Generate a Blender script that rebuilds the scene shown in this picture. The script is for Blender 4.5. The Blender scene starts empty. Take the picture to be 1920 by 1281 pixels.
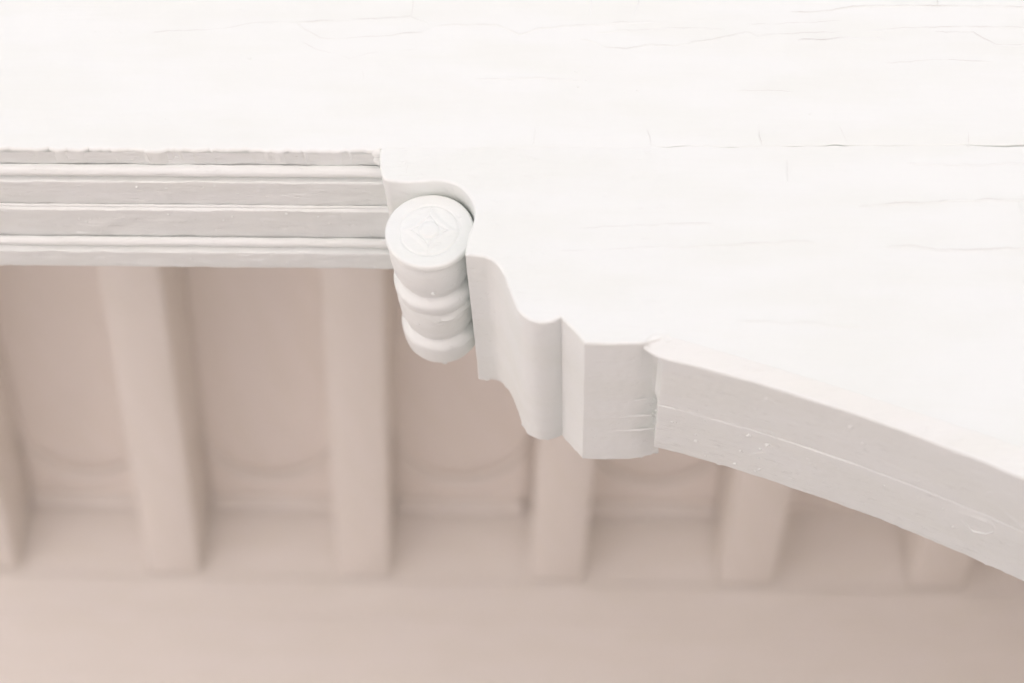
import bpy, bmesh, math, random
from mathutils import Vector, Matrix, noise, geometry

random.seed(7)
S = bpy.context.scene
COL = S.collection
H = 1.65                      # eye height; everything below is measured in metres from the lens, then lifted by H

# ------------------------------------------------------------------ camera, sky, sun, exposure
cam_data = bpy.data.cameras.new('camera')
cam = bpy.data.objects.new('camera', cam_data)
COL.objects.link(cam)
S.camera = cam
right = Vector((0.99882235, 0.03479591, 0.03381068))
up = Vector((-0.01183971, -0.50100198, 0.86536515))
fwd = Vector((-0.04705039, 0.86474636, 0.5))
cam.matrix_world = Matrix(((right.x, up.x, -fwd.x, 0), (right.y, up.y, -fwd.y, 0), (right.z, up.z, -fwd.z, H), (0, 0, 0, 1)))
cam_data.sensor_width = 36
cam_data.lens = 50
cam_data.clip_start = 0.05
cam_data.clip_end = 500
cam_data.dof.use_dof = True
cam_data.dof.focus_distance = 1.275
cam_data.dof.aperture_fstop = 2.0

SUN_EL, SUN_AZ = math.radians(62), math.radians(346)     # azimuth clockwise from +Y: behind the porch, so the face is in open shade
world = bpy.data.worlds.new('World')
S.world = world
world.use_nodes = True
nt = world.node_tree
bg = nt.nodes['Background']
sky = nt.nodes.new('ShaderNodeTexSky')
sky.sky_type = 'NISHITA'
sky.sun_disc = False
sky.sun_elevation = SUN_EL
sky.sun_rotation = SUN_AZ
sky.air_density = 1.0
sky.dust_density = 5.0
hs = nt.nodes.new('ShaderNodeHueSaturation')             # overcast: a pale, almost neutral sky
hs.inputs['Saturation'].default_value = 0.18
nt.links.new(sky.outputs[0], hs.inputs['Color'])
nt.links.new(hs.outputs[0], bg.inputs['Color'])
bg.inputs['Strength'].default_value = 0.15

sun_data = bpy.data.lights.new('sun', 'SUN')
sun_data.energy = 2.0
sun_data.angle = math.radians(6)
sun_data.color = (1.0, 0.985, 0.97)
sun = bpy.data.objects.new('sun', sun_data)
COL.objects.link(sun)
sd = Vector((math.sin(SUN_AZ) * math.cos(SUN_EL), math.cos(SUN_AZ) * math.cos(SUN_EL), math.sin(SUN_EL)))
sun.rotation_euler = (-sd).to_track_quat('-Z', 'Y').to_euler()

S.view_settings.view_transform = 'Standard'
S.view_settings.look = 'None'
S.view_settings.gamma = 1
S.view_settings.use_curve_mapping = False
S.view_settings.exposure = 1.02
S.cycles.max_bounces = 14
S.cycles.diffuse_bounces = 10
S.cycles.use_denoising = True


# ------------------------------------------------------------------ materials
def paint(name, col, brush=0.35, lump=0.35, rough=0.42, su=22, sv=420, fine=1.0):
    """old brushed oil paint: strokes run along U, lumps and small specks on top (UV is in metres)"""
    m = bpy.data.materials.new(name)
    m.use_nodes = True
    n, l = m.node_tree.nodes, m.node_tree.links
    b = n['Principled BSDF']
    b.inputs['Roughness'].default_value = rough
    b.inputs['Specular IOR Level'].default_value = 0.35
    uv = n.new('ShaderNodeUVMap')
    mp = n.new('ShaderNodeMapping'); mp.inputs['Scale'].default_value = (su, sv, 1)
    l.new(uv.outputs[0], mp.inputs[0])
    a = n.new('ShaderNodeTexNoise'); a.inputs['Scale'].default_value = 1; a.inputs['Detail'].default_value = 5; a.inputs['Roughness'].default_value = 0.65
    l.new(mp.outputs[0], a.inputs['Vector'])
    mp2 = n.new('ShaderNodeMapping'); mp2.inputs['Scale'].default_value = (60 * fine, 150 * fine, 1); mp2.inputs['Location'].default_value = (3.1, 7.7, 0)
    l.new(uv.outputs[0], mp2.inputs[0])
    c = n.new('ShaderNodeTexNoise'); c.inputs['Scale'].default_value = 1; c.inputs['Detail'].default_value = 4; c.inputs['Roughness'].default_value = 0.6
    l.new(mp2.outputs[0], c.inputs['Vector'])
    r = n.new('ShaderNodeValToRGB'); r.color_ramp.elements[0].position = 0.6; r.color_ramp.elements[1].position = 0.72
    l.new(c.outputs['Fac'], r.inputs[0])
    b1 = n.new('ShaderNodeBump'); b1.inputs['Strength'].default_value = brush; b1.inputs['Distance'].default_value = 0.0011
    l.new(a.outputs['Fac'], b1.inputs['Height'])
    b2 = n.new('ShaderNodeBump'); b2.inputs['Strength'].default_value = lump; b2.inputs['Distance'].default_value = 0.0012
    l.new(r.outputs[0], b2.inputs['Height']); l.new(b1.outputs[0], b2.inputs['Normal'])
    l.new(b2.outputs[0], b.inputs['Normal'])
    # faint ageing in the paint itself: slightly yellowed and greyed patches
    mp3 = n.new('ShaderNodeMapping'); mp3.inputs['Scale'].default_value = (7, 26, 1)
    l.new(uv.outputs[0], mp3.inputs[0])
    d = n.new('ShaderNodeTexNoise'); d.inputs['Scale'].default_value = 1; d.inputs['Detail'].default_value = 6
    l.new(mp3.outputs[0], d.inputs['Vector'])
    mix = n.new('ShaderNodeMix'); mix.data_type = 'RGBA'
    mix.inputs[6].default_value = (*[v * 0.98 for v in col[:2]], col[2] * 0.965, 1)
    mix.inputs[7].default_value = (*col, 1)
    r2 = n.new('ShaderNodeValToRGB'); r2.color_ramp.elements[0].position = 0.38; r2.color_ramp.elements[1].position = 0.6
    l.new(d.outputs['Fac'], r2.inputs[0]); l.new(r2.outputs[0], mix.inputs[0])
    l.new(mix.outputs[2], b.inputs['Base Color'])
    return m


WHITE = (0.787, 0.825, 0.814)
M_FACE = paint('white_paint_face', WHITE, brush=0.2, lump=0.10, su=16, sv=300)
M_SOFFIT = paint('white_paint_soffit', WHITE, brush=0.75, lump=0.5)
M_CARVED = paint('white_paint_carving', WHITE, brush=0.5, lump=0.35, su=40, sv=260)
M_JOIST = paint('joist_paint', (0.80, 0.763, 0.72), brush=0.2, lump=0.1)
M_CEIL = paint('porch_ceiling_paint', (0.86, 0.815, 0.775), brush=0.2, lump=0.1)
M_WALL = paint('porch_wall_paint', (0.80, 0.768, 0.735), brush=0.2, lump=0.1)


def plain(name, col, rough, scale, var):
    m = bpy.data.materials.new(name)
    m.use_nodes = True
    n, l = m.node_tree.nodes, m.node_tree.links
    b = n['Principled BSDF']; b.inputs['Roughness'].default_value = rough
    tc = n.new('ShaderNodeTexCoord')
    a = n.new('ShaderNodeTexNoise'); a.inputs['Scale'].default_value = scale; a.inputs['Detail'].default_value = 8
    l.new(tc.outputs['Object'], a.inputs['Vector'])
    mix = n.new('ShaderNodeMix'); mix.data_type = 'RGBA'
    mix.inputs[6].default_value = (*[v * (1 - var) for v in col], 1); mix.inputs[7].default_value = (*[min(1, v * (1 + var)) for v in col], 1)
    l.new(a.outputs['Fac'], mix.inputs[0]); l.new(mix.outputs[2], b.inputs['Base Color'])
    return m


M_GROUND = plain('pale_stone_paving', (0.685, 0.60, 0.578), 0.9, 3, 0.12)
M_TRIM = paint('porch_trim_paint', (0.83, 0.80, 0.77), brush=0.2, lump=0.1)
M_CRACK_SHADE = plain('crack_shade', (0.55, 0.54, 0.525), 0.9, 60, 0.4)  # grey that paints in the dark gap of each crack
M_ABSORBER = plain('dark_absorber', (0.10, 0.085, 0.07), 0.8, 6, 0.25)

CRACKS_UPPER = [(0.60, [(-0.4072, 0.9088), (-0.3973, 0.9102), (-0.3619, 0.9116), (-0.3272, 0.917), (-0.3075, 0.9217), (-0.2671, 0.9231), (-0.2269, 0.9251), (-0.1968, 0.9272), (-0.1628, 0.9306), (-0.1611, 0.9359), (-0.1597, 0.9454), (-0.161, 0.9562)]),
  (0.48, [(-0.2697, 0.9237), (-0.2584, 0.9125), (-0.2448, 0.9026), (-0.2198, 0.9027), (-0.1999, 0.904), (-0.1751, 0.9067), (-0.1504, 0.9107), (-0.1428, 0.9173), (-0.1487, 0.9239), (-0.1642, 0.9299)]),
  (0.42, [(-0.1418, 0.9173), (-0.121, 0.9207), (-0.0809, 0.9194), (-0.0632, 0.9109), (-0.0582, 0.9089), (-0.041, 0.9155), (-0.0162, 0.9189), (0.0185, 0.9209), (0.0482, 0.9229), (0.0829, 0.9243)]),
  (0.48, [(-0.2644, 0.8986), (-0.2485, 0.8895), (-0.2227, 0.8812), (-0.2149, 0.8767), (-0.1982, 0.8845), (-0.1736, 0.8872), (-0.144, 0.8898)]),
  (0.36, [(-0.2015, 0.8653), (-0.1998, 0.8513)]),
  (0.42, [(-0.4357, 0.9114), (-0.4327, 0.9061)]),
  (0.36, [(-0.4106, 0.8774), (-0.4068, 0.8813), (-0.4006, 0.8807), (-0.397, 0.8768)]),
  (0.54, [(-0.0012, 0.9019), (0.0087, 0.8993), (0.0235, 0.8916), (0.0406, 0.8904), (0.0578, 0.8962), (0.0846, 0.8944), (0.1019, 0.8996), (0.1314, 0.9048), (0.1512, 0.9113), (0.1608, 0.9075), (0.2, 0.9101), (0.239, 0.9115)]),
  (0.59, [(0.1517, 0.9205), (0.191, 0.9225), (0.2204, 0.9226), (0.2401, 0.9246)]),
  (1.02, [(0.197, 0.9017), (0.2385, 0.9044), (0.2714, 0.9045), (0.277, 0.9026)]),
  (0.77, [(0.2611, 0.9135), (0.3075, 0.9169), (0.3657, 0.9183), (0.4089, 0.9164)]),
  (0.77, [(0.3215, 0.9117), (0.3576, 0.9111), (0.3685, 0.9022), (0.3773, 0.8964), (0.4062, 0.8978)]),
  (0.77, [(0.1919, 0.9357), (0.2313, 0.9377), (0.2514, 0.9431), (0.3286, 0.9445), (0.369, 0.9438), (0.4126, 0.9419)]),
  (0.85, [(0.3286, 0.9445), (0.3283, 0.9551)]),
  (0.36, [(0.0074, 0.9543), (0.008, 0.9375), (0.0071, 0.9288)]),
  (0.51, [(0.0515, 0.9543), (0.0514, 0.9409), (0.0483, 0.9315)]),
  (0.59, [(0.1383, 0.841), (0.1574, 0.8417), (0.1906, 0.8406)]),
  (0.36, [(0.0136, 0.9111), (0.0531, 0.9138), (0.0925, 0.9164), (0.1318, 0.9159)]),
  (0.42, [(-0.041, 0.801), (-0.0411, 0.7873), (-0.0432, 0.7772)]),
  (0.59, [(0.057, 0.801), (0.0601, 0.7867), (0.0614, 0.7779)]),
  (0.77, [(0.1573, 0.804), (0.1556, 0.7903), (0.1579, 0.7797)]),
  (0.68, [(0.2273, 0.802), (0.2292, 0.7908), (0.2322, 0.782)]),
  (0.85, [(0.3386, 0.8051), (0.3376, 0.7897), (0.3373, 0.7797)]),
  (0.30, [(-0.4037, 0.9506), (-0.3752, 0.9492), (-0.3422, 0.9527)]),
  (0.30, [(-0.33, 0.9384), (-0.3195, 0.9357)]),
  (0.51, [(0.2742, 0.8733), (0.3225, 0.8785), (0.3698, 0.8761)]),
  (0.30, [(-0.1026, 0.853), (-0.0492, 0.8557), (-0.0007, 0.854)])]
CRACKS_LOWER = [(0.77, [(0.2365, 0.7158), (0.2592, 0.7182), (0.2773, 0.7189), (0.3043, 0.7203), (0.3225, 0.7221), (0.3449, 0.7229), (0.3809, 0.7243)]),
  (0.42, [(-0.0214, 0.6667), (0.028, 0.6694), (0.0638, 0.6719), (0.0952, 0.6744), (0.1399, 0.6765), (0.1978, 0.6787)]),
  (0.32, [(-0.0014, 0.6903), (0.0461, 0.6935), (0.0777, 0.695), (0.1139, 0.697)]),
  (0.56, [(0.2551, 0.675), (0.2728, 0.6757), (0.2988, 0.6723), (0.3251, 0.6715), (0.3471, 0.6728), (0.3736, 0.6741)]),
  (0.35, [(0.2817, 0.762), (0.3271, 0.76), (0.3819, 0.7621)]),
  (0.28, [(-0.1547, 0.7617), (-0.1524, 0.7558), (-0.1525, 0.7442)]),
  (0.35, [(0.1787, 0.7641), (0.1787, 0.7411)]),
  (0.35, [(0.373, 0.7225), (0.3716, 0.7093)]),
  (0.28, [(0.1276, 0.601), (0.1792, 0.5997), (0.2304, 0.5963)])]
CRACKS_ARCH = [(0.9, [(0.2418, 0.061), (0.2547, 0.0681), (0.2679, 0.0681), (0.2745, 0.0683), (0.2882, 0.0674), (0.3046, 0.0683)]), (1.3, [(0.2794, 0.1017), (0.2837, 0.1019), (0.2905, 0.1027), (0.2948, 0.1029)]), (1.2, [(0.3134, 0.1086), (0.3164, 0.0995), (0.3292, 0.0967), (0.3401, 0.0961), (0.3442, 0.1072), (0.34, 0.1166), (0.3307, 0.121), (0.3207, 0.1114), (0.3134, 0.1086)]), (1.1, [(0.3255, 0.0619), (0.3269, 0.0477), (0.3332, 0.0383), (0.3435, 0.0399), (0.3571, 0.0518)]), (1.0, [(0.3255, 0.0619), (0.3351, 0.0623), (0.3674, 0.0892)]), (0.9, [(0.07, 0.0915), (0.0981, 0.0862), (0.1279, 0.0853), (0.1596, 0.0811), (0.1856, 0.0806)]), (1.0, [(0.1497, 0.0325), (0.1557, 0.0265), (0.163, 0.031)]), (1.0, [(0.1456, 0.1363), (0.1642, 0.1203), (0.1711, 0.1216)])]
CRACKS_CORBEL = [(1.0, [(0.0078, 0.1505), (0.0271, 0.1552), (0.0463, 0.1525), (0.0672, 0.1486)]), (0.9, [(0.0099, 0.1262), (0.036, 0.1285), (0.065, 0.1235)]), (0.7, [(0.0488, 0.0956), (0.0589, 0.0943)]), (0.8, [(0.0168, 0.1167), (0.031, 0.1183), (0.0426, 0.1149)])]


# ------------------------------------------------------------------ helpers
def empty(name, loc, label, cat, group=None):
    o = bpy.data.objects.new(name, None)
    COL.objects.link(o)
    o.location = loc
    o.empty_display_size = 0.05
    tag(o, label, cat, group)
    return o


def tag(o, label, cat, group=None):
    o['label'] = label
    o['category'] = cat
    o['kind'] = 'thing'
    if group:
        o['group'] = group


def build(name, bm, mat, parent=None, angle=38, kind=None):
    """link a bmesh (built in lens-relative metres) as one mesh object"""
    bmesh.ops.translate(bm, verts=bm.verts, vec=(0, 0, H))
    if parent is not None:
        bmesh.ops.translate(bm, verts=bm.verts, vec=-parent.location)
    me = bpy.data.meshes.new(name)
    bm.to_mesh(me); bm.free()
    me.materials.append(mat)
    if len(me.polygons):
        me.polygons.foreach_set('use_smooth', [True] * len(me.polygons))
        me.set_sharp_from_angle(angle=math.radians(angle))
    o = bpy.data.objects.new(name, me)
    COL.objects.link(o)
    if parent is not None:
        o.parent = parent
    if kind:
        o['kind'] = kind
    return o


def new_bm():
    bm = bmesh.new()
    bm.loops.layers.uv.new('UVMap')
    return bm


def resample(pts, step):
    out = [Vector(pts[0])]
    for a, b in zip(pts, pts[1:]):
        a, b = Vector(a), Vector(b)
        n = max(1, round((b - a).length / step))
        for i in range(1, n + 1):
            out.append(a.lerp(b, i / n))
    return out


def spline(pts, step):
    """Catmull-Rom through pts"""
    P = [Vector(p) for p in pts]
    P = [P[0] * 2 - P[1]] + P + [P[-1] * 2 - P[-2]]
    out = [P[1].copy()]
    for i in range(1, len(P) - 2):
        p0, p1, p2, p3 = P[i - 1:i + 3]
        n = max(1, round((p2 - p1).length / step))
        for k in range(1, n + 1):
            t = k / n
            out.append(0.5 * (2 * p1 + (p2 - p0) * t + (2 * p0 - 5 * p1 + 4 * p2 - p3) * t * t + (3 * p1 - 3 * p2 + p3 - p0) * t ** 3))
    return out


def fbm(p, f):
    return noise.noise(Vector(p) * f)


def normals2d(P):
    """outward normal (to the right-hand side turned downwards) of an open outline drawn left to right with the solid above"""
    N = []
    for i in range(len(P)):
        a, b = P[max(0, i - 1)], P[min(len(P) - 1, i + 1)]
        t = (b - a)
        t = t / (t.length or 1)
        N.append(Vector((t.y, -t.x)))
    return N


def uvf(bm, face, uvs):
    lay = bm.loops.layers.uv.active
    for lp, uv in zip(face.loops, uvs):
        lp[lay].uv = uv


def fill(bm, ring, y, front, yfun=None):
    """flat cap over an outline that may touch itself"""
    clean = []
    for p in ring:
        if not clean or (Vector(p) - clean[-1]).length > 1e-5:
            clean.append(Vector((p[0], p[1])))
    vs, es, fs = geometry.delaunay_2d_cdt(clean, [], [list(range(len(clean)))], 1, 1e-6)[:3]
    bv = [bm.verts.new((v.x, yfun(v) if yfun else y, v.y)) for v in vs]
    for t in fs:
        a, b, c = [vs[i] for i in t[:3]]
        ccw = (b.x - a.x) * (c.y - a.y) - (b.y - a.y) * (c.x - a.x) > 0
        t = list(t) if ccw == front else list(t)[::-1]
        f = bm.faces.new([bv[i] for i in t])
        uvf(bm, f, [(lp.vert.co.x, lp.vert.co.z) for lp in f.loops])


def sweep(bm, P, y0, y1, r0=0.0025, r1=0.0022, amp=0.0005, top=None, drips=0, seed=0, step=0.003, cap=True, wob=1.0, mod=None, yfun=None):
    """outline P in (x, z), solid above it, carried from y0 back to y1 with rounded, slightly wobbly edges; front and back
    caps are closed up to the outline points in top"""
    N = normals2d(P)
    rng = random.Random(seed)
    arc = [0]
    for a, b in zip(P, P[1:]):
        arc.append(arc[-1] + (b - a).length)
    rows = [(y0 + r0 * (1 - math.cos(k / 4 * math.pi / 2)), r0 * (1 - math.sin(k / 4 * math.pi / 2))) for k in range(5)]
    n = max(2, round((y1 - r1 - y0 - r0) / step))
    rows += [(y0 + r0 + (y1 - r1 - y0 - r0) * i / n, 0) for i in range(1, n)]
    rows += [(y1 - r1 * (1 - math.sin(k / 4 * math.pi / 2)), r1 * (1 - math.cos(k / 4 * math.pi / 2))) for k in range(5)]
    dr = [(rng.uniform(0, arc[-1]), rng.uniform(0.0004, 0.0016), rng.uniform(0.0012, 0.0026), 1) for _ in range(drips)]
    grid = []
    for (y, ins) in rows:
        row = []
        for i, p in enumerate(P):
            d = amp * (fbm((p.x + seed, y * 0.6, p.y), 55) * 0.9 + fbm((p.x, y, p.y + seed), 160) * 0.45) * wob
            for (s, h, w, back) in dr:
                e = (arc[i] - s) / w
                if abs(e) < 3:
                    f = (y - (y1 - 0.0015)) / (w * 1.3) if back else (y - (y0 + 0.002)) / (w * 1.3)
                    if abs(f) < 3:
                        d += h * math.exp(-e * e - f * f)
            q = p + N[i] * (d - ins)
            if mod:
                q = mod(q, y)
            yy = y + amp * 0.6 * fbm((p.x * 1.3, y + seed, p.y), 90) * (1 if y - y0 > 0.004 else 0)
            row.append(bm.verts.new((q.x, yy, q.y)))
        grid.append(row)
    for j in range(len(rows) - 1):
        for i in range(len(P) - 1):
            f = bm.faces.new((grid[j][i], grid[j][i + 1], grid[j + 1][i + 1], grid[j + 1][i]))
            uvf(bm, f, [(arc[i], rows[j][0]), (arc[i + 1], rows[j][0]), (arc[i + 1], rows[j + 1][0]), (arc[i], rows[j + 1][0])])
    if cap and top is not None:
        for row, y in ((grid[0], y0), (grid[-1], y1)):
            fill(bm, [(v.co.x, v.co.z) for v in row] + list(top), y, row is grid[0], yfun if row is grid[0] else None)
        # ends and top close the solid
        a0, a1 = [bm.verts.new(row[0].co) for row in grid], [bm.verts.new(row[-1].co) for row in grid]
        tl = [bm.verts.new((top[-1][0], yy, top[-1][1])) for yy in (y0, y1)]
        tr = [bm.verts.new((top[0][0], yy, top[0][1])) for yy in (y0, y1)]
        f = bm.faces.new(a0 + [tl[1], tl[0]]); uvf(bm, f, [(lp.vert.co.z, lp.vert.co.y) for lp in f.loops])
        f = bm.faces.new((a1 + [tr[1], tr[0]])[::-1]); uvf(bm, f, [(lp.vert.co.z, lp.vert.co.y) for lp in f.loops])
    return grid


def box(bm, x0, x1, y0, y1, z0, z1):
    v = [bm.verts.new((x, y, z)) for z in (z0, z1) for y in (y0, y1) for x in (x0, x1)]
    for q in ((0, 2, 3, 1), (4, 5, 7, 6), (0, 1, 5, 4), (2, 6, 7, 3), (0, 4, 6, 2), (1, 3, 7, 5)):
        f = bm.faces.new([v[i] for i in q])
        n = f.normal if f.normal.length else Vector((0, 0, 1))
        f.normal_update(); n = f.normal
        uvf(bm, f, [((c.y, c.z) if abs(n.x) > 0.7 else (c.x, c.z) if abs(n.y) > 0.7 else (c.x, c.y)) for c in (lp.vert.co for lp in f.loops)])
    return v


def lips(bm, cracks, place, seed=1, h0=0.0003, w0=0.0008):
    """curled edges of cracked paint: low ridges, steep on one side, that start and end at nothing.
    place(a, b, lift) turns outline coordinates into a point lifted off the surface"""
    rng = random.Random(seed)
    for s, pts in cracks:
        P = resample(pts, 0.0022)
        if len(P) < 4:
            P = resample(pts, 0.0008)
        n = len(P)
        Q = []
        N = normals2d(P)
        for i, p in enumerate(P):
            j = 0.0016 * fbm((p.x, p.y, seed), 45) + 0.0009 * fbm((p.x, p.y, seed), 120) + 0.0005 * fbm((p.x, p.y, seed + 3), 400)
            Q.append(p + N[i] * j)
        rows = []
        side = 1
        for i, p in enumerate(Q):
            e = min(1, i / 5, (n - 1 - i) / 5)
            k = s * e * (0.55 + 0.75 * abs(fbm((p.x, p.y, seed + 9), 45)) * 1.6)
            h, w = h0 * k, w0 * (0.6 + 0.6 * k)
            rows.append([bm.verts.new(place(*(p + N[i] * o * side), l)) for o, l in
                         ((-w * 0.28, -0.0003), (-w * 0.08, h * 0.8), (w * 0.12, h), (w * 1.0, h * 0.35), (w * 2.2, -0.0003))])
        for i in range(n - 1):
            for k in range(4):
                f = bm.faces.new((rows[i][k], rows[i + 1][k], rows[i + 1][k + 1], rows[i][k + 1]))
                uvf(bm, f, [(lp.vert.co.x, lp.vert.co.z) for lp in f.loops])


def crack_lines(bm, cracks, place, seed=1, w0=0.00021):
    """shade inside the open cracks, painted as hair-thin grey strips of uneven width"""
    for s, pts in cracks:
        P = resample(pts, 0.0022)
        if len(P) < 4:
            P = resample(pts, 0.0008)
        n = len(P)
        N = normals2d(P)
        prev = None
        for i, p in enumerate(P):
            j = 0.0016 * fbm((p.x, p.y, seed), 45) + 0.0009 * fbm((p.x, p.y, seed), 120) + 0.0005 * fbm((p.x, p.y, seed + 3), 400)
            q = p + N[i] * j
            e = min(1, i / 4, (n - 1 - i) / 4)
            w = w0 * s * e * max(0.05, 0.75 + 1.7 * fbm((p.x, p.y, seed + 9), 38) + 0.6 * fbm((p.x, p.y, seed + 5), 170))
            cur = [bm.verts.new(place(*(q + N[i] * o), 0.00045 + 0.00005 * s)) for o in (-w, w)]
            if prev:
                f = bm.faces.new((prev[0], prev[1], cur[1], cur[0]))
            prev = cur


def blobs(bm, items):
    """dried paint specks: small flattened domes (centre, radius, outward axis)"""
    for c, r, ax in items:
        ax = Vector(ax).normalized()
        rot = ax.to_track_quat('Z', 'Y').to_matrix().to_4x4()
        bmesh.ops.create_icosphere(bm, subdivisions=3, radius=1,
                                   matrix=Matrix.Translation(c) @ rot @ Matrix.Diagonal((r * random.uniform(1.0, 1.9), r * 1.2, r * 0.42, 1)))


def face_place(y):
    return lambda a, b, l: (a, y - l, b)


# ------------------------------------------------------------------ ground, porch roof, back wall
bm = new_bm()
g = [bm.verts.new((x, y, -H)) for x, y in ((-150, -150), (150, -150), (150, 150), (-150, 150))]
bm.faces.new(g)
build('ground', bm, M_GROUND, kind='structure')
bm = new_bm()
box(bm, 0.6, 4.4, 1.3, 2.82, -H - 0.08, -H + 0.12)
build('bounce_absorber', bm, M_ABSORBER, kind='structure')  # unseen dark slab, added to weaken the bounced light on the right

WALL_Y = 2.83
DX, DY, DZ = 0.0569 / 0.9175, -1.0, 0.3937 / 0.9175        # rafters run this way from the wall, rising towards the camera
JOIST_Z, CEIL_Z = 1.056, 1.236
JW = 0.112
RIGHTS = (-1.19, -0.796, -0.393, 0.013, 0.407, 0.797)


def slope(x, z, s, y=WALL_Y):
    return Vector((x + DX * s, y + DY * s, z + DZ * s))


def raked(bm, x0, x1, z0, z1, s0, s1, n=1, bev=0.0):
    """beam with a level-cut section, running up the slope from s0 to s1"""
    rows = []
    for i in range(n + 1):
        s = s0 + (s1 - s0) * i / n
        rows.append([bm.verts.new(slope(x, z, s)) for x, z in ((x0, z0), (x1, z0), (x1, z1), (x0, z1))])
    for i in range(n):
        for k in range(4):
            f = bm.faces.new((rows[i][k], rows[i + 1][k], rows[i + 1][(k + 1) % 4], rows[i][(k + 1) % 4]))
            uvf(bm, f, [(lp.vert.co.y, lp.vert.co.x + lp.vert.co.z) for lp in f.loops])
    bm.faces.new(rows[0]); bm.faces.new(rows[-1][::-1])
    bmesh.ops.recalc_face_normals(bm, faces=bm.faces)
    if bev:
        bmesh.ops.bevel(bm, geom=bm.edges[:], offset=bev, segments=2, affect='EDGES', profile=0.6)


bm = new_bm()
raked(bm, -4.5, 4.5, CEIL_Z, CEIL_Z + 0.05, -0.1, 2.15)
build('porch_ceiling', bm, M_CEIL, kind='structure')

wall = empty('porch_wall', (0, WALL_Y, 0), 'plain cream painted porch wall, blurred, along the bottom of the picture', 'wall')
bm = new_bm()
box(bm, -4.5, 4.5, WALL_Y, WALL_Y + 0.12, -H, JOIST_Z - 0.085)
build('wall_boarding', bm, M_WALL, wall)
bm = new_bm()
box(bm, -4.5, 4.5, WALL_Y - 0.002, WALL_Y + 0.12, JOIST_Z - 0.0845, JOIST_Z - 0.004)
bmesh.ops.bevel(bm, geom=bm.edges[:], offset=0.002, segments=2, affect='EDGES')
build('wall_plate', bm, M_WALL, wall)
bm = new_bm()
box(bm, -4.5, 4.5, WALL_Y + 0.002, WALL_Y + 0.12, JOIST_Z - 0.002, CEIL_Z + 0.03)
build('frieze_board', bm, M_WALL, wall)

bm = new_bm()
box(bm, 1.02, 1.14, 1.35, WALL_Y - 0.01, -H, 2.05)  # made-up wall out of view, added to block light from the right
build('side_light_blocker', bm, M_WALL, wall)

which = ('leftmost ceiling joist, only its lower end showing at the left edge',
         'slanting ceiling joist second from the left, whole length under the fluted lintel',
         'upright ceiling joist just left of the turned scroll',
         'ceiling joist whose lower end shows under the scrolled corbel',
         'ceiling joist end showing under the start of the arch',
         'rightmost ceiling joist, only a small tip showing under the right end of the arch')
joist = None
for i, xr in enumerate(RIGHTS):
    if joist is None:
        bm = new_bm()
        raked(bm, -JW, 0, JOIST_Z, CEIL_Z - 0.002, 0.003, 2.1, 1, 0.004)
        bmesh.ops.translate(bm, verts=bm.verts, vec=(0, -WALL_Y, 0))
        joist = o = build('ceiling_joist', bm, M_JOIST)
    else:
        o = joist.copy(); COL.objects.link(o)
    o.location = (xr, WALL_Y, 0)
    tag(o, which[i], 'joist', 'joists under the porch ceiling')

bays = ('scalloped ceiling trim in the bay at the far left edge',
        'scalloped ceiling trim with a clear curved edge between second and third joists',
        'scalloped ceiling trim in the bay right under the turned scroll',
        'scalloped ceiling trim half hidden behind the corbel and arch')
first = None
for i in range(4):
    x0, x1 = RIGHTS[i] + 0.002, RIGHTS[i + 1] - JW - 0.002
    w = x1 - x0
    if first is None:
        first = t = empty('scalloped_trim', (0, 0, 0), bays[i], 'trim', 'scalloped trims between the joists')
        # board with a half-round bite out of its uphill edge, lying on the ceiling
        bm = new_bm()
        n = 36
        lowr = [(x, 0.004) for x in (0, w)]
        top = []
        for k in range(n + 1):
            u = k / n
            s = 0.075 + 0.115 * (1 - math.sqrt(max(0, 1 - (2 * u - 1) ** 2)))
            top.append((u * w, s))
        ring = [(0, 0.004)] + [(w, 0.004)] + top[::-1]
        th = 0.014
        lo = [bm.verts.new(slope(x, CEIL_Z - th, s)) for x, s in ring]
        hi = [bm.verts.new(slope(x, CEIL_Z - 0.001, s)) for x, s in ring]
        bm.faces.new(lo)
        for k in range(len(ring)):
            bm.faces.new((lo[k], hi[k], hi[(k + 1) % len(ring)], lo[(k + 1) % len(ring)]))
        bmesh.ops.recalc_face_normals(bm, faces=bm.faces)
        bmesh.ops.translate(bm, verts=bm.verts, vec=(0, 0, -H))
        build('scallop_board', bm, M_CEIL, t)
        bm = new_bm()                                      # round bead along the curved edge
        rows = []
        for x, sl in top:
            c = slope(x, CEIL_Z - 0.017, sl)
            rows.append([bm.verts.new(c + Vector((0, 0.009 * math.cos(q), 0.009 * math.sin(q)))) for q in [2 * math.pi * k / 10 for k in range(10)]])
        for A, B2 in zip(rows, rows[1:]):
            for k in range(10):
                bm.faces.new((A[k], A[(k + 1) % 10], B2[(k + 1) % 10], B2[k]))
        bmesh.ops.recalc_face_normals(bm, faces=bm.faces)
        bmesh.ops.translate(bm, verts=bm.verts, vec=(0, 0, -H))
        build('curved_bead', bm, M_TRIM, t)
        bm = new_bm()
        raked(bm, 0, w, CEIL_Z - 0.036, CEIL_Z - 0.015, 0.004, 0.03, 1, 0.004)
        bmesh.ops.translate(bm, verts=bm.verts, vec=(0, 0, -H))
        build('ledge_strip', bm, M_TRIM, t)
        t.location = (x0, 0, H)
    else:
        t = first.copy(); COL.objects.link(t)
        t.location = (x0, 0, H)
        tag(t, bays[i], 'trim', 'scalloped trims between the joists')
        for ch in list(first.children):
            c = ch.copy(); COL.objects.link(c); c.parent = t

# ------------------------------------------------------------------ planks across the top
LINTEL_T = 0.193


def seam_z(x):
    """height of the open seam under the long plank"""
    z = 0.7712 if x < -0.178 else 0.7738 + 0.0045 * (x + 0.178) / 0.55 * 1.8
    return z


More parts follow.
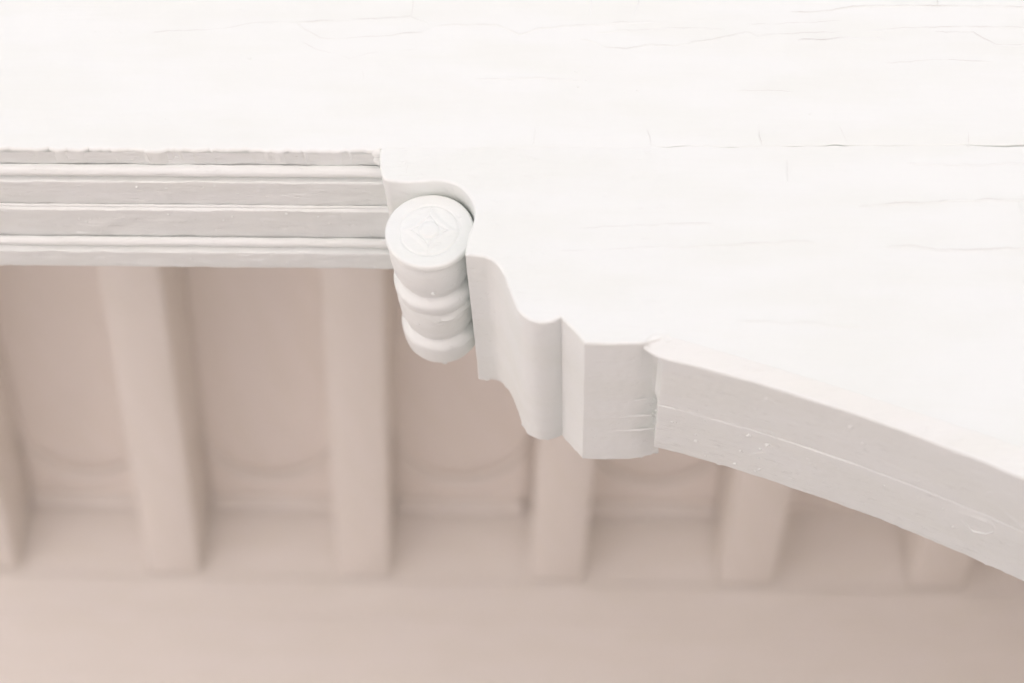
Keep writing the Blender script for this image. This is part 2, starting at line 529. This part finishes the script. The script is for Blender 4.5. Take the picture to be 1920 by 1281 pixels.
def seam_gap(x):
    """the joint is painted shut on the left and has opened up towards the right"""
    t = min(1, max(0, (x - 0.29) / 0.08))
    g = 0.0019 * t * t
    for c, w, k in ((0.085, 0.014, 0.0010), (0.222, 0.013, 0.0017), (0.186, 0.008, 0.0008), (0.13, 0.007, 0.0008), (0.27, 0.01, 0.0007)):
        g += k * math.exp(-((x - c) / w) ** 2)
    return g - 0.0002 + 0.0003 * fbm((x, 8, 1), 90)


def seam_wave(x):
    if x < -0.178:
        return 0
    return 0.0011 * (fbm((x, 4, 4), 26) + 0.5 * fbm((x, 4, 6), 70)) + 0.0022 * math.exp(-((x - 0.222) / 0.008) ** 2) + 0.001 * math.exp(-((x - 0.09) / 0.01) ** 2)


def plank(name, x0, x1, zb, zt, y0, y1, label, cracks, mat, seed, edge_amp, specks=()):
    bm = new_bm()
    n = round((x1 - x0) / 0.0028)
    sect = []                                              # (along, y, z) section: down the face, round the lower edge, back underneath
    r = 0.003
    prof = [('f', t) for t in (1, 0.5, 0.25, 0.17, 0.14, 0.12, 0.10, 0.08, 0.06, 0.04, 0.025, 0.01)] + [('r', k / 5 * math.pi / 2) for k in range(6)] + [('b', t) for t in (0.1, 0.3, 0.6, 1)]
    grid = []
    for (kind, t) in prof:
        row = []
        for i in range(n + 1):
            x = x0 + (x1 - x0) * i / n
            b = zb(x)
            e = edge_amp * (fbm((x, seed, 0), 38) * 0.9 + fbm((x, seed, 2), 110) * 0.6 + 0.5 * fbm((x, seed, 5), 300))
            r = 0.003
            if x > -0.178:
                r = 0.0008
                e = seam_wave(x)
            b += e
            top = zt(x)
            if kind == 'f':
                z, y = b + r + (top - b - r) * t, y0
                y += 0.0005 * fbm((x * 0.25, z * 1.2, seed), 30) + 0.00035 * fbm((x * 0.15, z, seed + 4), 90)
            elif kind == 'r':
                z, y = b + r * (1 - math.sin(t)), y0 + r * (1 - math.cos(t))
            else:
                z, y = b, y0 + r + (y1 - y0 - r) * t
            row.append(bm.verts.new((x, y, z)))
        grid.append(row)
    for j in range(len(grid) - 1):
        for i in range(n):
            f = bm.faces.new((grid[j][i], grid[j + 1][i], grid[j + 1][i + 1], grid[j][i + 1]))
            uvf(bm, f, [(v.vert.co.x, v.vert.co.z + v.vert.co.y) for v in f.loops])
    # back and top
    bk = [bm.verts.new((v.co.x, y1, zt(v.co.x))) for v in grid[0]]
    for i in range(n):
        bm.faces.new((grid[0][i + 1], bk[i + 1], bk[i], grid[0][i]))
        bm.faces.new((grid[-1][i + 1], grid[-1][i], bk[i], bk[i + 1]))
    lips(bm, cracks, face_place(y0 - 0.0001), seed)
    blobs(bm, specks)
    o = build(name, bm, mat)
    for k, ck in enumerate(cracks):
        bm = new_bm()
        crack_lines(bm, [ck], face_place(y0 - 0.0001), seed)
        build('paint_crack', bm, M_CRACK_SHADE).parent = o
    tag(o, label, 'plank', 'white planks of the fascia')
    return o


PLANK_TOP = lambda x: 1.98
plank('fascia_plank', -4.4, 4.4, seam_z, PLANK_TOP, 1.0, 1.0 + 0.018,
      'long white painted plank with fine paint cracks filling the top of the picture', CRACKS_UPPER, M_FACE, 3, 0.0036,
      [((random.uniform(-0.5, 0.36), 1.0, random.uniform(0.79, 0.93)), random.uniform(0.0005, 0.001), (0, -1, 0.2)) for _ in range(16)])
# ------------------------------------------------------------------ scrolled corbel, spandrel and arch: one carved bracket
bracket = empty('arched_bracket', (0, 1.1, H + 0.6), 'white painted scroll cut bracket running into a long arch on the right', 'bracket')

NOTCH = [(-0.1782, 0.7736), (-0.1776, 0.7640), (-0.1755, 0.7500), (-0.1735, 0.7435), (-0.1699, 0.7400), (-0.1638, 0.7389), (-0.1567, 0.7376), (-0.1501, 0.7368),
         (-0.1389, 0.7377), (-0.1325, 0.7386), (-0.1262, 0.7390), (-0.1182, 0.7383), (-0.1099, 0.7354), (-0.1034, 0.7311), (-0.0974, 0.7238),
         (-0.0931, 0.7151), (-0.0908, 0.7064), (-0.0912, 0.6989), (-0.0929, 0.6894), (-0.0948, 0.6828), (-0.0960, 0.6752), (-0.0968, 0.6665), (-0.0966, 0.6618)]
OGEE1 = [(-0.0966, 0.6614), (-0.0900, 0.6612), (-0.0830, 0.6607), (-0.0780, 0.6596), (-0.0735, 0.6568), (-0.0681, 0.6506), (-0.0623, 0.6396), (-0.0583, 0.6283), (-0.0535, 0.6148),
         (-0.0483, 0.6047), (-0.0416, 0.5990), (-0.0355, 0.5967), (-0.0285, 0.5967), (-0.0214, 0.5984), (-0.0151, 0.6015)]
OGEE2 = [(-0.0149, 0.6016), (-0.0069, 0.5920), (0.0001, 0.5838), (0.0045, 0.5777)]
FLAT = [(0.0047, 0.5774), (0.0231, 0.5772), (0.0442, 0.5776), (0.0520, 0.5785), (0.0600, 0.5803), (0.0680, 0.5828), (0.0752, 0.5856)]
P = spline(NOTCH, 0.0015) + spline(OGEE1, 0.0015) + resample(OGEE2, 0.0015)[0:] + spline(FLAT, 0.0018)
ZT = lambda x: seam_z(x) + seam_wave(x) - seam_gap(x)
bm = new_bm()
topline = [(0.0752, ZT(0.0752))] + [(x, ZT(x)) for x in [0.072 - 0.004 * k for k in range(62)]] + [(-0.178, ZT(-0.177))]
sweep(bm, P, 1.0, 1.2117, r0=0.0022, r1=0.0022, amp=0.00055, top=topline, drips=24, seed=11,
      mod=lambda q, y: Vector((q.x, q.y - 0.0036 * (y - 1.0) / 0.21)) if q.y < 0.7 else q)
low_cracks = [c for c in CRACKS_LOWER]
lips(bm, [(s, [(a, b) for a, b in p]) for s, p in CRACKS_CORBEL], lambda a, b, l: (a, 1.0 + b, 0.5774 - 0.017 * b - l), 5, h0=0.0006, w0=0.0013)
blobs(bm, [((random.uniform(0.0655, 0.067), 1.0 + y, 0.5800), random.uniform(0.0004, 0.0008), (0, -0.3, -1)) for y in (0.09, 0.1, 0.108, 0.118, 0.127, 0.136, 0.146, 0.155, 0.166, 0.175, 0.186)])
build('scrolled_corbel', bm, M_CARVED, bracket)

EDGE = [(0.052, 0.5745), (0.0575, 0.57), (0.0684, 0.56414), (0.1, 0.5554), (0.135, 0.54478), (0.17, 0.53316), (0.205, 0.52054), (0.24, 0.50693), (0.275, 0.49232), (0.31, 0.47671), (0.345, 0.4601), (0.38, 0.4425), (0.42, 0.42116), (0.46, 0.39851), (0.5, 0.37457), (0.54, 0.34932), (0.58, 0.32277), (0.62, 0.29491), (0.66, 0.26575), (0.7, 0.23529)]
BAND = [(0.052, 0.5776), (0.058, 0.585), (0.064, 0.5875), (0.0684, 0.58608), (0.1, 0.57572), (0.135, 0.56398), (0.17, 0.55197), (0.205, 0.53969), (0.24, 0.52713), (0.275, 0.5143), (0.31, 0.5012), (0.345, 0.48782), (0.38, 0.47417), (0.42, 0.45823), (0.46, 0.44193), (0.5, 0.42528), (0.54, 0.40827), (0.58, 0.3909), (0.62, 0.37318), (0.66, 0.35509), (0.7, 0.33665)]
E = spline([(a * 1.006, b * 1.006) for a, b in EDGE], 0.002)
B = spline(BAND, 0.003)
XR = 0.70
bm = new_bm()
TOPB = [(p.x, p.y) for p in B[::-1]]
TOPSET = {(round(a, 6), round(b, 6)) for a, b in TOPB}


def rim_front(v):
    """the rim leans back a little: its top edge is flush with the board, its lower edge 6 mm behind"""
    return 0.9994 if (round(v.x, 6), round(v.y, 6)) in TOPSET else 1.006


def rim_start(q, y):
    """only a thin torn lip of the rim laps over the corbel; behind it the rim starts at the joint"""
    if q.x < 0.0665:
        k = min(1, max(0, (y - 1.009) / 0.006))
        return Vector((q.x, q.y + (0.5800 - q.y) * k))
    return q


sweep(bm, E, 1.006, 1.086, r0=0.0022, r1=0.0012, amp=0.0005, top=TOPB, drips=4, seed=21, mod=rim_start, yfun=rim_front)


def arch_z(x):
    for a, b in zip(E, E[1:]):
        if a.x <= x <= b.x:
            return a.y + (b.y - a.y) * (x - a.x) / max(1e-9, b.x - a.x)
    return E[-1].y


arch_place = lambda a, b, l: (a - 0.4 * l, 1.0 + b, arch_z(a) - 0.9 * l)
front_c = [c for c in CRACKS_ARCH if sum(b for a, b in c[1]) / len(c[1]) < 0.086]
rear_c = [c for c in CRACKS_ARCH if c not in front_c]
specks = lambda k, ya, yb, rng, dz=0.0004: [((x, 1.0 + y, arch_z(x) + dz), r, (-0.3, -0.1, -1)) for x, y, r in ((rng.uniform(0.08, 0.36), rng.uniform(ya, yb), rng.choice((0.0006, 0.0009, 0.0013, 0.0018))) for _ in range(k))]
lips(bm, front_c, arch_place, 8, h0=0.0005, w0=0.0013)
blobs(bm, specks(14, 0.01, 0.08, random.Random(3)))
build('arch_rim', bm, M_SOFFIT, bracket)
bm = new_bm()
RE = [p + Vector((0, -0.0002 - 0.0008 * fbm((p.x, 0.3, 2), 17))) for p in E if p.x > 0.067]
sweep(bm, RE, 1.0865, 1.170, r0=0.0014, r1=0.0018, amp=0.00055, top=[(XR, 0.29), (0.40, 0.52), (RE[0].x, 0.61)], drips=8, seed=23)
lips(bm, rear_c, lambda a, b, l: (a - 0.4 * l, 1.0 + b, arch_z(a) - 0.0002 - 0.0008 * fbm((a, 0.3, 2), 17) - 0.9 * l), 9, h0=0.0006, w0=0.0013)
blobs(bm, specks(30, 0.09, 0.164, random.Random(4), -0.0002))
blobs(bm, [((0.0672, 1.0 + y, 0.5680), random.uniform(0.0004, 0.0008), (-0.5, -0.3, -1)) for y in (0.09, 0.098, 0.107, 0.115, 0.124, 0.133, 0.141, 0.15)])
build('arch_rib', bm, M_SOFFIT, bracket)

bm = new_bm()
Q = [Vector((0.0700, 0.5800)), Vector((0.0777, 0.5815))] + [p + Vector((0, -0.0012)) for p in B if p.x > 0.078]
SP = [bm.verts.new((p.x, 1.0002, p.y)) for p in Q]
tp = [(XR, ZT(XR))] + [(x, ZT(x)) for x in [0.69 - 0.002 * k for k in range(309)]] + [(0.0700, ZT(0.07))]
ST = [bm.verts.new((a, 1.0002, b)) for a, b in tp]
fill(bm, [(v.co.x, v.co.z) for v in SP + ST], 1.0003, True)
SPb = [bm.verts.new((v.co.x, 1.075, v.co.z)) for v in SP]
STb = [bm.verts.new((v.co.x, 1.075, v.co.z)) for v in ST]
ring, ringb = SP + ST, SPb + STb
for k in range(len(ring)):
    k2 = (k + 1) % len(ring)
    bm.faces.new((ring[k2], ring[k], ringb[k], ringb[k2]))
bm.faces.new(ringb[::-1])
lips(bm, CRACKS_LOWER, face_place(0.9999), 13)
sb = build('spandrel_board', bm, M_FACE, bracket)
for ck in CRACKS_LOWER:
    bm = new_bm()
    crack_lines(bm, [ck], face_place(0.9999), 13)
    c = build('paint_crack', bm, M_CRACK_SHADE)
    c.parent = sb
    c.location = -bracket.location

# ------------------------------------------------------------------ fluted lintel on the left
lintel = empty('fluted_lintel', (-0.6, 1.1, H + 0.771), 'fluted white lintel underside with long bead mouldings at left of the scroll', 'lintel')
Z0 = 0.771
XL0, XL1 = -2.6, -0.172


def along(bm, prof, x0, x1, seed, amp, step=0.0035, rough=()):
    """profile (y, z) carried along x with a hand-painted wobble"""
    n = round((x1 - x0) / step)
    P = prof
    arc = [0]
    for a, b in zip(P, P[1:]):
        arc.append(arc[-1] + math.hypot(b[0] - a[0], b[1] - a[1]))
    grid = []
    for i in range(n + 1):
        x = x0 + (x1 - x0) * i / n
        row = []
        for k, (y, z) in enumerate(P):
            dz = amp * (0.8 * fbm((x * 0.55, y, seed), 70) + 0.5 * fbm((x, y * 1.5, seed), 210))
            dy = amp * (0.9 * fbm((x * 0.6, y, seed + 7), 60) + 0.4 * fbm((x, y, seed + 7), 190))
            row.append(bm.verts.new((x, y + dy, z + dz)))
        grid.append(row)
    for i in range(n):
        for k in range(len(P) - 1):
            f = bm.faces.new((grid[i][k], grid[i + 1][k], grid[i + 1][k + 1], grid[i][k + 1]))
            uvf(bm, f, [(grid[i][k].co.x, arc[k]), (grid[i + 1][k].co.x, arc[k]), (grid[i + 1][k].co.x, arc[k + 1]), (grid[i][k].co.x, arc[k + 1])])
    return grid


def dense(prof, d=0.002):
    out = [prof[0]]
    for a, b in zip(prof, prof[1:]):
        n = max(1, round(math.hypot(b[0] - a[0], b[1] - a[1]) / d))
        out += [(a[0] + (b[0] - a[0]) * k / n, a[1] + (b[1] - a[1]) * k / n) for k in range(1, n + 1)]
    return out


# an architrave: each flat hangs lower than the one in front of it, with a round bead under every step
Z1, Z2, Z3 = 0.7617, 0.7568, 0.7465
e = 0.0007
soff = [(1.0035, Z0), (1.0203, Z0), (1.0212, Z0 + 0.0003), (1.0300, Z0 - 0.001), (1.0346, Z0 - 0.0035), (1.0352, Z1 + 0.0042), (1.0356, Z1 + e), (1.0361, Z1 + 0.0002), (1.0368, Z1),
        (1.0690, Z1), (1.0695, Z1 + 0.0003), (1.0715, Z1 + 0.0001), (1.0722, Z1 - 0.0015), (1.0728, Z2 + e), (1.0732, Z2 + 0.0002), (1.0738, Z2),
        (1.1146, Z2), (1.1154, Z2 + 0.0003), (1.1230, Z2 - 0.001), (1.1268, Z2 - 0.0040), (1.1273, Z3 + 0.0046), (1.1277, Z3 + e), (1.1282, Z3 + 0.0002), (1.1289, Z3),
        (1.1525, Z3), (1.1538, Z3 + 0.0005), (1.1545, Z3 + 0.002), (1.1545, Z0 + 0.05)]
FLATS = ((1.004, 1.019, Z0), (1.039, 1.067, Z1), (1.076, 1.112, Z2), (1.076, 1.112, Z2), (1.131, 1.151, Z3))
bm = new_bm()
G = along(bm, dense(soff), XL0, XL1, 2, 0.0010)
back = [bm.verts.new((r[-1].co.x, 1.06, Z0 + 0.05)) for r in G]
for i in range(len(G) - 1):
    bm.faces.new((G[i][-1], G[i + 1][-1], back[i + 1], back[i]))
rng = random.Random(5)
bl = []
for _ in range(75):
    x = rng.uniform(-0.6, -0.19); ya, yb, zf = rng.choice(FLATS); y = rng.uniform(ya, yb)
    bl.append(((x, y, zf), rng.uniform(0.0005, 0.0012), (0, -0.2, -1)))
blobs(bm, bl)
for ya, yb, zf in FLATS[:2] + FLATS[3:]:
    flakes = []
    for _ in range(5 if zf > Z2 else 13):
        x = rng.uniform(-0.6, -0.2); y = rng.uniform(ya, yb)
        d = rng.uniform(0.006, 0.022)
        flakes.append((rng.uniform(0.5, 1.0), [(x, y), (x + d * 0.5, y + rng.uniform(-0.002, 0.002)), (x + d, y + rng.uniform(-0.003, 0.003))]))
    lips(bm, flakes, lambda a, b, l: (a, b, zf - 0.0001 - l), 17, h0=0.0011, w0=0.0012)
build('soffit_board', bm, M_SOFFIT, lintel)


def bead(yc, zc, r, seed):
    bm = new_bm()
    pr = [(yc - r * math.cos(t), zc - r * math.sin(t)) for t in [math.radians(-25 + 230 * k / 22) for k in range(23)]]
    along(bm, pr, XL0, XL1, seed, 0.00055)
    return build('bead_moulding', bm, M_SOFFIT, lintel)


bead(1.0256, 0.7680, 0.0058, 31)
bead(1.0711, 0.7610, 0.0016, 32)
bead(1.1192, 0.7539, 0.0048, 33)
# lumps of filler in the corner where the lintel meets the bracket
bm = new_bm()
blobs(bm, [((-0.181, 1.0045, 0.7715), 0.0035, (0.2, -0.5, -1)), ((-0.1785, 1.012, 0.769), 0.004, (0.3, -0.4, -1)), ((-0.1775, 1.034, 0.770), 0.0035, (0.2, -0.4, -1)),
           ((-0.1770, 1.050, 0.770), 0.003, (0, -0.4, -1)), ((-0.1765, 1.072, 0.7625), 0.002, (0, -0.3, -1))])
build('filler_lump', bm, M_SOFFIT, lintel)

# ------------------------------------------------------------------ turned scroll in the notch
CX, CZ, R0 = -0.1322, 0.6972, 0.0363
CAPK = 1.088
scroll = empty('turned_scroll', (CX, 1.1, H + CZ), 'short turned white roll with a flower carved end, hanging in the bracket notch', 'scroll')


def lathe(bm, prof, seed, amp, n=150, closed_front=False):
    grid = []
    for (y, r) in prof:
        row = []
        for k in range(n):
            t = 2 * math.pi * k / n
            c, s = math.cos(t), math.sin(t)
            ridge = 0.0021 * min(1, max(0, (c + 0.15) / 0.4)) * math.exp(-((y - 1.1045 - 0.005 * (1 - c)) / 0.0016) ** 2) - 0.0012 * min(1, max(0, (c + 0.3) / 0.4)) * math.exp(-((y - 1.1082 - 0.005 * (1 - c)) / 0.0012) ** 2)
            d = ridge + amp * (0.9 * fbm((c * 0.04 + seed, y, s * 0.04), 60) + 0.4 * fbm((c * 0.04, y + seed, s * 0.04), 170))
            yy = y + 1.4 * amp * fbm((c * 0.04, y * 0.5, s * 0.04 + seed), 45)
            row.append(bm.verts.new((CX + (r + d) * c, yy, CZ + (r + d) * s)))
        grid.append(row)
    for j in range(len(grid) - 1):
        for k in range(n):
            k2 = (k + 1) % n
            f = bm.faces.new((grid[j][k], grid[j][k2], grid[j + 1][k2], grid[j + 1][k]))
            u0, u1 = 0.23 * k / n, 0.23 * (k + 1) / n
            uvf(bm, f, [(u0, prof[j][0]), (u1, prof[j][0]), (u1, prof[j + 1][0]), (u0, prof[j + 1][0])])
    return grid


body = [(1.0190, 0.0352), (1.0200, 0.0360), (1.0225, 0.0368), (1.0255, 0.0366), (1.0270, 0.0350), (1.0280, 0.0343), (1.0292, 0.0346), (1.0320, 0.0354), (1.0380, 0.0361), (1.0450, 0.0362),
        (1.0530, 0.0357), (1.0600, 0.0348), (1.0660, 0.0331), (1.0705, 0.0314), (1.0722, 0.0305),
        (1.0735, 0.0306), (1.0755, 0.0324), (1.0775, 0.0349), (1.0795, 0.0365), (1.0812, 0.0373), (1.0830, 0.0375), (1.0870, 0.0373), (1.0905, 0.0367), (1.0925, 0.0360), (1.0940, 0.0351), (1.0952, 0.0350), (1.0965, 0.0354), (1.1010, 0.0360),
        (1.1080, 0.0362), (1.1180, 0.0359), (1.1270, 0.0350), (1.1340, 0.0334), (1.1388, 0.0316), (1.1405, 0.0307),
        (1.1418, 0.0308), (1.1438, 0.0327), (1.1458, 0.0351), (1.1478, 0.0366), (1.1495, 0.0373), (1.1530, 0.0374), (1.1600, 0.0371), (1.1680, 0.0365), (1.1730, 0.0357), (1.1755, 0.0345), (1.1762, 0.0320), (1.1764, 0.0)]
body = [(1.019 + (y - 1.019) * (1.0 if y < 1.03 else 1 + 0.08 * min(1, (y - 1.03) / 0.02)), r) for y, r in body]
bm = new_bm()
fine = []
for (a, b) in zip(body, body[1:]):
    m = max(1, round(math.hypot(b[0] - a[0], b[1] - a[1]) / 0.0022))
    fine += [(a[0] + (b[0] - a[0]) * k / m, a[1] + (b[1] - a[1]) * k / m) for k in range(m)]
fine.append((body[-1][0], 0.0005))
lathe(bm, fine, 4, 0.00055)
blobs(bm, [((CX + 0.003, 1.0630, CZ - 0.0352), 0.0016, (0, -0.2, -1)), ((CX - 0.002, 1.0260, CZ - 0.0362), 0.0016, (0, -0.4, -1)), ((CX + 0.004, 1.1875, CZ - 0.0352), 0.0016, (0, 0, -1)),
           ((CX + 0.012, 1.1560, CZ - 0.0350), 0.0009, (0.3, 0, -1)), ((CX - 0.015, 1.1200, CZ - 0.0330), 0.0008, (-0.3, 0, -1)), ((CX + 0.02, 1.1000, CZ - 0.0295), 0.001, (0.5, 0, -1))])
build('turned_barrel', bm, M_CARVED, scroll)

# the flat end: rim, sunk ring and a four-pointed flower with a boss
bm = new_bm()
NA, NR = 220, 70
rows = []
for j in range(NR + 1):
    r = 0.0356 * j / NR
    row = []
    for k in range(NA):
        t = 2 * math.pi * k / NA
        x, z = r * math.cos(t), r * math.sin(t)
        u, v = x / 0.0363, z / 0.0363
        h = 0.0
        rr = r / 0.0363
        h -= 0.0009 * math.exp(-((rr - 0.66) / 0.030) ** 2)                          # cut ring
        q = (abs(u) / 0.60) ** 0.82 + (abs(v) / 0.60) ** 0.82                        # flower outline
        h += 0.0011 / (1 + math.exp((q - 1.0) / 0.05)) if rr < 0.66 else 0
        h -= 0.0008 * math.exp(-((q - 0.72) / 0.05) ** 2) if rr < 0.62 else 0
        h += 0.0012 / (1 + math.exp((rr - 0.19) / 0.02)) - 0.0008 * math.exp(-((rr - 0.235) / 0.03) ** 2)
        if rr > 0.93:
            h -= 0.0016 * ((rr - 0.93) / 0.05) ** 2
        h += 0.00022 * fbm((x, 3, z), 150)
        row.append(bm.verts.new((CX + 0.0013 + x * CAPK, 1.0165 - h, CZ + 0.0012 + z * CAPK)))
    rows.append(row)
for j in range(NR):
    for k in range(NA):
        k2 = (k + 1) % NA
        if j == 0:
            continue
        f = bm.faces.new((rows[j][k], rows[j + 1][k], rows[j + 1][k2], rows[j][k2]))
        uvf(bm, f, [(lp.vert.co.x, lp.vert.co.z) for lp in f.loops])
f = bm.faces.new(rows[1]); uvf(bm, f, [(lp.vert.co.x, lp.vert.co.z) for lp in f.loops])
bmesh.ops.delete(bm, geom=rows[0], context='VERTS')
last = rows[NR]
skirt = [bm.verts.new((CX + 0.0013 + 0.0357 * CAPK * math.cos(2 * math.pi * k / NA), 1.0225, CZ + 0.0012 + 0.0357 * CAPK * math.sin(2 * math.pi * k / NA))) for k in range(NA)]
for k in range(NA):
    k2 = (k + 1) % NA
    f = bm.faces.new((last[k], skirt[k], skirt[k2], last[k2])); uvf(bm, f, [(lp.vert.co.x, lp.vert.co.z) for lp in f.loops])
bmesh.ops.recalc_face_normals(bm, faces=bm.faces)
build('flower_cap', bm, M_CARVED, scroll, angle=60)
